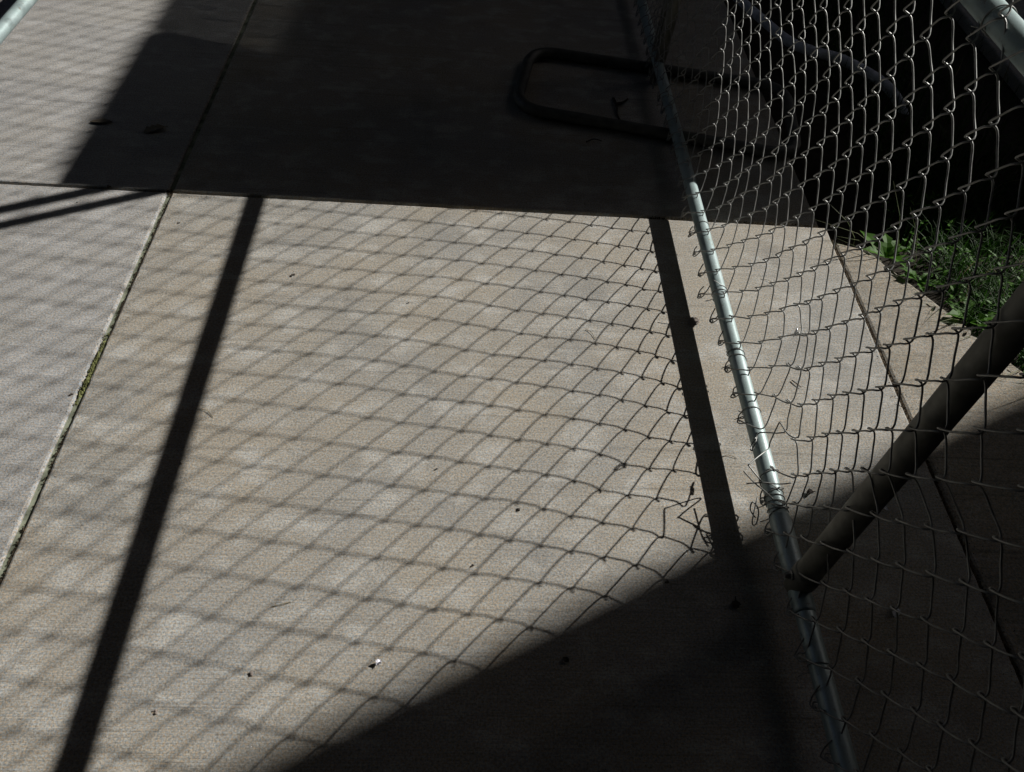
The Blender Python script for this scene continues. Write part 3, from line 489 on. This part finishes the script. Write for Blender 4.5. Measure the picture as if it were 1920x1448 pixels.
# tie wires clamping the mesh to the rails and posts
def tie(y, z, x, r, seed, n=1.6, spread=.010, mat=M_WIRE):
    r2 = random.Random(seed); pts = []
    K = 26
    for i in range(K+1):
        t = i/K; a = -math.pi*.9 + t*n*2*math.pi
        pts.append((x + (r+.0014)*math.cos(a), y + (t-.5)*spread, z + (r+.0014)*math.sin(a)))
    e = Vector(pts[-1]); pts.append(e+Vector((-.008,.004,.004))); pts.append(e+Vector((-.020+r2.uniform(-.004,.004),.010,.003+r2.uniform(-.004,.006))))
    s = Vector(pts[0]); pts = [s+Vector((-.018,-.006,-.004+r2.uniform(-.003,.003))), s+Vector((-.006,-.002,-.002))]+pts
    b = MB(); b.tube(catmull(pts,2), .0010, 5); b.build('tie_wire', mat, fence, True)
for i, y in enumerate([1.66,1.40,1.19,1.03,.815,.79,.48]): tie(y+.02, .067, .625, R_RAIL, i, 1.2+.5*(i%3), .012+.012*(i%3), M_WIRE if i%2 else M_WIRE)
for i, y in enumerate([2.05,2.32]): tie(y, .067, .625, R_RAIL, 30+i, 1.5, .02)
for i, y in enumerate([.42,.98,1.5,2.1]): tie(y, .942, fx(.942), R_RAIL, 50+i, 1.2, .012)
# bright loop of new wire mending the knot above the rail
c0 = node[(2, 4)]; kn = node[(1, 5)].copy()
pts = [kn+Vector((-.006+.008*math.cos(a)*.5, .008*math.cos(a), .010*math.sin(a)+.001)) for a in [i*2*math.pi*1.15/16 for i in range(17)]]
b = MB(); b.tube(pts, .0014, 6); b.build('tie_wire', M_WIRE_NEW, fence, True, label='bright loop of new tie wire')
# loose spiral of wire hugging the rail end near the torn corner
pts = []
for i in range(40):
    t = i/39; a = t*5.5*math.pi; pts.append((.625+(R_RAIL+.003+.006*math.sin(3*a)*.3)*math.cos(a), .90-.12*t, .067+(R_RAIL+.003)*math.sin(a)))
b = MB(); b.tube(pts, .0013, 6); b.build('tie_wire', M_WIRE, fence, True)
for q in ([(.575,.895,.07),(.588,.862,.078),(.600,.84,.085),(.612,.82,.088)], [(.572,.862,.075),(.600,.857,.088),(.630,.852,.092),(.652,.850,.10)],
          [(.585,.80,.05),(.574,.812,.06),(.580,.826,.066),(.592,.814,.056),(.586,.79,.045),(.576,.79,.05),(.590,.835,.07)]):
    b = MB(); b.tube(catmull(q,4), .0014, 6); b.build('wire', M_WIRE, fence, True)

# neighbouring fence rail crossing the far left corner
lf = empty('fence_rail', (-1.1, 2.0, 0), label='blurred pale pipe of another fence in the top left corner', cat='fence')
b = MB(); b.tube([(-1.118,y,.38) for y in (1.0,1.6,2.2,3.0,4.0)], .016, 20); b.build('rail', M_PIPE, lf, True)
for y in (3.2,): b = MB(); b.tube([(-1.105,y,-.03),(-1.105,y,.36)], .02, 16); b.build('post', M_PIPE, lf, True)

# ------------------------------------------------------------------ tube frame lying under the fence
def rounded(corners, r, n=7):
    out = []; m_ = len(corners)
    for i in range(m_):
        p = Vector(corners[i]); a = (Vector(corners[i-1])-p).normalized(); c_ = (Vector(corners[(i+1) % m_])-p).normalized()
        s = p+a*r; e = p+c_*r
        for k in range(n+1):
            t = k/n; out.append((1-t)**2*s+2*t*(1-t)*p+t*t*e)
    return out
zt = .021
fr = MB(); fr.tube(rounded([(.205,2.685,zt),(.140,2.300,zt),(1.015,2.115,zt),(1.075,2.535,zt)], .10), .0185, 14, closed=True)
fr.build('tube_frame', M_DARKPIPE, smooth=True, label='dark rounded rectangle of bent steel tube lying flat under the fence', cat='frame')

# ------------------------------------------------------------------ lawn
gr = random.Random(21)
def edge_x(y):          # where the lawn meets the paving
    if y > 1.73: return 1.01
    pts = [(1.73,1.06),(1.70,1.14),(1.42,1.30),(1.30,1.37),(.88,1.63),(.38,1.93)]
    for (ya,xa),(yb,xb) in zip(pts, pts[1:]):
        if yb <= y <= ya: return xa+(xb-xa)*(ya-y)/(ya-yb)
    return 1.95
def blade(b, x, y, h, w, lean, az, z0=-.04):
    dx, dy = math.cos(az), math.sin(az); px, py = -dy, dx; V = []
    for i in range(4):
        t = i/3; off = lean*h*t*t; ww = w*(1-t**1.6)*.5+.0002; z = z0+h*(t-.35*lean*t*t)
        V += [(x+dx*off-px*ww, y+dy*off-py*ww, z), (x+dx*off+px*ww, y+dy*off+py*ww, z)]
    b.add(V, [(0,1,3,2),(2,3,5,4),(4,5,7,6)])
b = MB(); d = MB()
for _ in range(17000):
    y = gr.uniform(.4,3.6); x = edge_x(y)+(.012 if y < 1.45 or y > 1.9 else .05)+abs(gr.gauss(0,1))*.45
    if x > 2.02: continue
    if y > 1.60 and x < 1.24: continue
    if y > 1.55 and x < 1.32 and gr.random() < .7: continue
    if y > 2.3 and gr.random() < .45: continue
    h = gr.uniform(.045,.125) if x-edge_x(y) > .05 else gr.uniform(.03,.075)
    blade(d if gr.random() < .012 else b, x, y, h, gr.uniform(.0018,.0042), gr.uniform(.1,1.1), gr.uniform(0,6.283))
b.build('grass', M_GRASS, kind='stuff', label='unmown green grass growing beside the paving', cat='grass')
d.build('dry_grass', M_DRYGRASS, kind='stuff', label='dry straw blades among the green grass', cat='grass')
# stray long stalks leaning over the paving edge
s = MB()
for (x,y,h,l,az) in [(1.13,1.70,.13,.9,3.4),(1.16,1.68,.16,1.1,3.0),(1.10,1.74,.12,.7,2.6),(1.30,1.45,.10,1.2,3.6),(1.34,1.38,.11,1.3,3.9),(1.42,1.22,.12,1.2,3.5),(1.45,1.18,.13,1.3,3.9),(1.52,1.08,.11,1.2,3.3),(1.56,1.02,.10,1.3,4.2),(1.6,.95,.12,1.2,3.8),(1.18,1.66,.2,.5,1.9),(1.22,1.62,.18,.4,2.3)]:
    blade(s, x, y, h*1.3, .003, l, az)
for _ in range(70):
    y = gr.uniform(.7,1.72); x = edge_x(y)+gr.uniform(0,.02); blade(s, x, y, gr.uniform(.05,.11), gr.uniform(.0015,.003), gr.uniform(.9,1.5), gr.uniform(2.6,4.3))
s.build('grass_fringe', M_FRINGE, kind='stuff', label='stray stalks leaning over the paving edge', cat='grass')
# broad leaved weeds along the edge
def weed(x, y, size, n, label, seed):
    r2 = random.Random(seed); root = empty('weed_plant', (x,y,-.03), label=label, cat='weed', group='leafy weeds along the paving edge')
    for i in range(n):
        az = i*2.4+r2.uniform(-.4,.4); L = size*r2.uniform(.6,1.1); W = L*.36; el = r2.uniform(.25,.9); V = []; K = 7
        for j in range(K):
            t = j/(K-1); rad = L*t*math.cos(el*(1-.6*t)); z = -.02+L*math.sin(el)*t*(1.35-.8*t)
            w = W*math.sin(math.pi*min(1,t*.93+.07))**.8*(1+.30*(-1)**j) if 0 < j < K-1 else .0008
            cx_, cy_ = x+rad*math.cos(az), y+rad*math.sin(az); px, py = -math.sin(az), math.cos(az)
            V += [(cx_-px*w*.5, cy_-py*w*.5, z+.12*w), (cx_, cy_, z), (cx_+px*w*.5, cy_+py*w*.5, z+.12*w)]
        F = []
        for j in range(K-1): F += [(3*j,3*j+1,3*j+4,3*j+3),(3*j+1,3*j+2,3*j+5,3*j+4)]
        obj('leaf', V, F, M_WEED, root)
W = [(1.175,1.70,.085,7,'ragged leafy weed at the corner where the edge strip meets the shade'),
     (1.235,1.60,.060,6,'small leafy weed just below the corner weed at the paving edge'),
     (1.315,1.455,.075,7,'bright lobed weed at the middle of the sunlit paving edge'),
     (1.40,1.52,.055,6,'round leaved weed in the grass behind the bright lobed weed'),
     (1.46,1.44,.050,6,'low weed deeper in the sunlit grass'),
     (1.545,1.215,.085,8,'pale green weed beside the thick post in the grass'),
     (1.47,1.30,.055,6,'small weed between the lobed weed and the weed by the post'),
     (1.60,1.36,.060,6,'weed far right in the grass above the thick post'),
     (1.66,.95,.070,7,'weed showing to the right of the thick post')]
for i, (x,y,sz,n,lb) in enumerate(W): weed(x, y, sz*1.15, n, lb, i+70)
b = MB()
for i in range(230):
    y = gr.uniform(.8,1.95); x = edge_x(y)+.02+abs(gr.gauss(0,.25)); r2 = random.Random(i)
    if y > 1.6 and x < 1.22: continue
    for q in range(4):
        az = q*1.7+r2.uniform(0,1); L = r2.uniform(.010,.022); w = L*.4; z0 = r2.uniform(-.02,.035); el = r2.uniform(.2,.8); ca, sa = math.cos(az), math.sin(az)
        c_ = [(0,0),(.45,-.5),(.45,.5),(.85,-.35),(.85,.35),(1,0)]
        b.add([(x+u*L*ca-v*w*2*sa*.5, y+u*L*sa+v*w*2*ca*.5, z0+u*L*el*(1.3-.6*u)) for u,v in c_], [(0,1,3,4),(0,4,2),(0,3,1),(3,5,4)] if False else [(0,1,2),(1,3,4,2),(3,5,4)])
b.build('ground_cover', M_WEED, kind='stuff', label='low leafy ground cover mixed into the sunlit grass', cat='ground cover')
# pale bent pipe lying in the dark grass
b = MB(); pp = catmull([(1.06,3.30,.0),(1.115,3.02,.025),(1.160,2.84,.04),(1.23,2.765,.045),(1.33,2.725,.04),(1.44,2.635,.022),(1.50,2.58,-.01),(1.54,2.54,-.06)], 5)
b.tube(pp, .018, 14); b.build('bent_pipe', M_HOSE, smooth=True, label='pale bent pipe lying in the dark grass behind the fence', cat='pipe')

# ------------------------------------------------------------------ litter on the paving
def leaf(name, x, y, L, W_, az, mat, label, cat='leaf', stem=0, lift=.004, wav=.25):
    V = []; K = 9; r2 = random.Random(int(abs(x*1000)+abs(y*77)))
    ca, sa = math.cos(az), math.sin(az)
    for j in range(K):
        t = j/(K-1); w = W_*.5*math.sin(math.pi*t)**.7*(1+r2.uniform(-wav,wav))+.0004; z = .0016+lift*math.sin(math.pi*t)
        for s_, dz in ((-1,lift*.8),(0,0),(1,lift*.6)):
            u = (t-.5)*L; V.append((x+u*ca-s_*w*sa, y+u*sa+s_*w*ca, z+dz*abs(s_)))
    F = []
    for j in range(K-1): F += [(3*j,3*j+1,3*j+4,3*j+3),(3*j+1,3*j+2,3*j+5,3*j+4)]
    n0 = len(V); V2 = [(vx,vy,vz+.0008) for vx,vy,vz in V]; F2 = [tuple(reversed([i+n0 for i in f])) for f in F]
    m_ = MB(); m_.v = V+V2; m_.f = F+F2
    if stem: m_.tube([(x+ca*L*.48,y+sa*L*.48,.003),(x+ca*(L*.5+stem),y+sa*(L*.5+stem),.004)], .0011, 5)
    return m_.build(name, mat, label=label, cat=cat)
leaf('dry_leaf', .571,1.385,.034,.024,1.2, M_GREYLEAF, 'small grey leaf half under the shadow of the bottom rail', stem=.0, lift=.003)
leaf('dry_leaf', -1.077,2.109,.060,.022,.1, M_DRYLEAF, 'dark oval leaf on the shaded slab nearest the sunlit corner', lift=.003)
leaf('dry_leaf', -.918,2.084,0.06,.035,.6, M_DRYLEAF, 'crumpled dark leaf on the shaded slab beside the oval leaf', lift=.005, stem=.01, wav=.6)
leaf('dry_leaf', .527,.640,.017,.015,1.4, M_TWIG, 'round black leaf with a short stem in the near shade', stem=.008, lift=.003)
leaf('dry_leaf', .203,.531,.012,.009,2.4, M_TWIG, 'tiny dark leaf in the near shade left of the black leaf', lift=.002)
leaf('dry_leaf', .735,.893,.016,.011,.3, M_TWIG, 'dark curled leaf at the edge of the shade behind the rail', stem=.006, lift=.005)
leaf('petal', -.119,.520,.011,.009,1.0, M_PETAL, 'white petal at the sunlit edge of the near shade', 'petal', lift=.005)
leaf('petal', .829,.631,.022,.013,1.3, M_PETAL, 'bluish white petal in the shade below the thick post', 'petal', lift=.006)
leaf('petal', .883,.860,.018,.010,-.4, M_PETAL, 'small pale petal in the shade against the thick post', 'petal', lift=.004)
leaf('petal', 1.28,.985,.010,.006,.3, M_PETAL, 'tiny white petal on the sunlit edge strip', 'petal', lift=.003)
def twig(pts_list, label, r=.0028):
    m_ = MB()
    for pts in pts_list: m_.tube(catmull(pts,4), [r*(1-.5*i/(4*(len(pts)-1))) for i in range(4*(len(pts)-1)+1)], 6)
    return m_.build('twig', M_TWIG, label=label, cat='twig')
twig([[(.470,2.42,.006),(.476,2.37,.007),(.472,2.32,.006),(.482,2.275,.005)],[(.476,2.385,.007),(.498,2.39,.011),(.516,2.41,.013)]], 'forked dark twig lying inside the tube frame', .0050)
twig([[(.36,2.155,.004),(.385,2.17,.006),(.41,2.165,.004)]], 'short dark twig below the tube frame', .0022)
twig([[(.775,1.205,.003),(.785,1.192,.004),(.792,1.184,.003)]], 'tiny twig on the sunlit slab under the mended knot', .0015)
def crumb(x, y, r, label, mat=M_CRUMB, seed=0):
    r2 = random.Random(int(x*991+y*313)); m_ = MB()
    for q in range(3):
        cx_, cy_ = x+r2.uniform(-r,r)*.8, y+r2.uniform(-r,r)*.8; rr = r*r2.uniform(.35,.65); V = []; F = []
        V = [(cx_,cy_,rr*1.2)]; K = 7
        for ring, (a_, z_) in enumerate(((.7,1.0),(1.0,.4),(.85,-.05))):
            for k in range(K): t = 2*math.pi*k/K; q_ = rr*a_*r2.uniform(.75,1.2); V.append((cx_+q_*math.cos(t), cy_+q_*math.sin(t), rr*z_))
        for k in range(K): F.append((0,1+k,1+(k+1)%K))
        for ring in range(2):
            for k in range(K): F.append((1+ring*K+k,1+(ring+1)*K+k,1+(ring+1)*K+(k+1)%K,1+ring*K+(k+1)%K))
        m_.add(V, F)
    return m_.build('crumb', mat, label=label, cat='debris')
crumb(-.423,1.485,.0075, 'dark crumb of soil right of the broad shadow band')
crumb(-.133,1.409,.0035, 'small speck below and right of the soil crumb')
crumb(.124,.834,.0055, 'dark curled crumb in the mesh shadow near the slab middle')
crumb(.036,.709,.0035, 'small speck just above the near shade')
crumb(-.041,.924,.003, 'small reddish speck in the mesh shadow')
crumb(-.744,1.668,.0035, 'gritty crumb close to the joint crossing')
crumb(-.961,1.806,.006, 'dark crumb sitting on the cross joint')
crumb(-1.02,1.73,.0035, 'speck on the grey slab under the cross joint')
crumb(-.469,.436,.0045, 'pale chip of grit near the bottom left', M_GREYLEAF)
crumb(-.548,.917,.003, 'small speck left of the broad shadow band')
crumb(-.816,1.084,.006, 'dark lump of dirt stuck in the left joint')
crumb(-.330,.498,.005, 'greyish stain of grit below the mesh shadow', M_GREYLEAF)
crumb(.404,.686,.004, 'dark grit at the edge of the near shade')
crumb(-1.10,1.36,.004, 'speck on the grey slab left of the joint')
fr_ = random.Random(5)
for (x,y,lb) in [(.312,1.33,'thin pinkish stalk lying in the mesh shadow above the slab middle'),(-.53,1.05,'thin straw bit left of the broad shadow band'),(.80,1.55,'thin straw bit on the slab behind the mesh'),(-.30,.62,'tiny curled fibre in the lower mesh shadow'),(.58,.98,'fine curled hair of straw between the rail shadow and the rail')]:
    a = fr_.uniform(0,3.1); L = fr_.uniform(.012,.022); m_ = MB()
    m_.tube(catmull([(x-L*math.cos(a),y-L*math.sin(a),.0012),(x,y+.003,.003),(x+L*math.cos(a+.4),y+L*math.sin(a+.4),.0012)],4), .0006, 5)
    m_.build('straw', M_DRYGRASS, label=lb, cat='straw')
crumbs('grit', M_CRUMB, None, lambda: (rnd.uniform(-1.6,1.0), rnd.uniform(.3,1.79), .0004), 260, .0004, .0010, kind='stuff', label='fine dark grit scattered over the slabs', cat='grit')
crumbs('pale_grit', M_PETAL, None, lambda: (rnd.uniform(-1.2,1.7), rnd.uniform(.3,1.79), .0004), 70, .0005, .0011, kind='stuff', label='fine pale grit scattered over the slabs', cat='grit')
crumbs('joint_grit', M_CRUMB, pav, lambda: (-.80+rnd.gauss(0,.012), rnd.uniform(.3,1.79), .0005), 330, .0004, .0012, kind='stuff')
crumbs('joint_grit', M_CRUMB, pav, lambda: (1.03+rnd.gauss(0,.014), rnd.uniform(.3,1.74), .0003), 420, .0005, .0016, kind='stuff')
crumbs('joint_grit', M_CRUMB, pav, lambda: (rnd.uniform(-1.3,1.0), 1.795-abs(rnd.gauss(0,.008)), .0005), 260, .0004, .0012, kind='stuff')

# ------------------------------------------------------------------ unseen walls, canopies and sheet put in to shape the shade
def wall(name, a, b_, mat, label, cat):
    m_ = MB(); m_.box(a, b_); return m_.build(name, mat, label=label, cat=cat)
wall('unseen_wall', (8.5,-9,-.05), (9.0,4.81,10), M_WALL, 'tall dark wall to the right whose corner shades the near paving', 'wall')
wall('unseen_wall', (-9.19,-5,-.05), (8.49,-4.7,5), M_WALL, 'unseen dark wall added behind the camera to cut sky light', 'wall')  # added out of view to hold back sky light from behind
wall('unseen_wall', (-9.5,-4.69,-.05), (-9.2,9,4), M_WALL, 'unseen dark wall added left of the paving to cut sky light', 'wall')  # unseen, added to hold back sky light from the left
wall('unseen_wall', (-9.19,8.7,-.05), (14,9,5), M_WALL, 'unseen dark wall added across the far end to cut sky light', 'wall')  # unseen, added to hold back sky light from the far end
wall('unseen_canopy', (-2.9,-4.69,3.2), (2.35,8.69,3.4), M_BLOCKER, 'unseen dark canopy added over the paving on the left to block the sky', 'roof')  # unseen cover added so less sky reaches the paving
wall('unseen_canopy', (2.36,-4.69,3.2), (8.4,2.1,3.4), M_BLOCKER, 'unseen dark canopy added over the near right side to deepen the near shade', 'roof')  # unseen cover added to darken the near shade
wall('unseen_canopy', (-9.1,-4.69,3.2), (-2.92,1.2,3.4), M_BLOCKER, 'unseen dark canopy added over the near left side to block the sky', 'roof')  # unseen cover added against sky light from the near left
wall('unseen_canopy', (6.7,2.11,3.2), (8.4,4.24,3.4), M_BLOCKER, 'unseen dark canopy added on the right to narrow the gap of sky', 'roof')  # unseen cover added to close part of the bright sky gap
roof = empty('unseen_canopy', (6, 6, 3.6), label='unseen dark canopy over the far lawn, with slats added to leak a pale band of light', cat='roof')  # unseen canopy casting the far shade; its slatted opening is added
def prism(name, poly, z0, z1, mat, parent):
    n = len(poly); V = [(x,y,z0) for x,y in poly]+[(x,y,z1) for x,y in poly]
    F = [tuple(reversed(range(n))), tuple(range(n,2*n))]+[(i,(i+1)%n,n+(i+1)%n,n+i) for i in range(n)]
    return obj(name, V, F, mat, parent)
prism('deck', [(3.622,4.25),(8.3,4.25),(8.3,4.905),(4.09,4.905),(3.622,5.04)], 3.6, 3.65, M_BLOCKER, roof)
prism('deck', [(4.09,4.908),(8.3,4.908),(8.3,8.69),(4.09,8.69)], 3.6, 3.65, M_BLOCKER, roof)
prism('deck', [(3.622,6.60),(4.087,6.47),(4.087,8.69),(3.622,8.69)], 3.6, 3.65, M_BLOCKER, roof)
for i in range(26):
    y0 = 5.043+i*.06; prism('light_gap_slat', [(3.595,y0+.01),(4.10,y0-.135),(4.10,y0-.135+.0560),(3.595,y0+.0660)], 3.62, 3.622, M_BLOCKER, roof)  # slats added so a little sun leaks into the far shade
# unseen sheet added beyond the top of the picture; its straight edge throws the sharp shade line along the joint
def sp_(x, t, dy=0, dz=0): return (x+1.3*t, 1.80+.655*t+dy, t+dz)
A = [sp_(-1.10,1.47), sp_(.70,.56), sp_(3.2,.56)]
B_ = [(x+.04, y+.24, z+.03) for x,y,z in A]
V = A+B_; V = V+[(x,y+.006,z-.018) for x,y,z in V]
F = [(0,1,4,3),(1,2,5,4),(6,9,10,7),(7,10,11,8),(0,6,7,1),(1,7,8,2),(3,4,10,9),(4,5,11,10),(0,3,9,6),(2,8,11,5)]
obj('shade_line_sheet', V, F, M_BLOCKER, label='unseen dark sheet added to throw the shade line along the joint', cat='board')
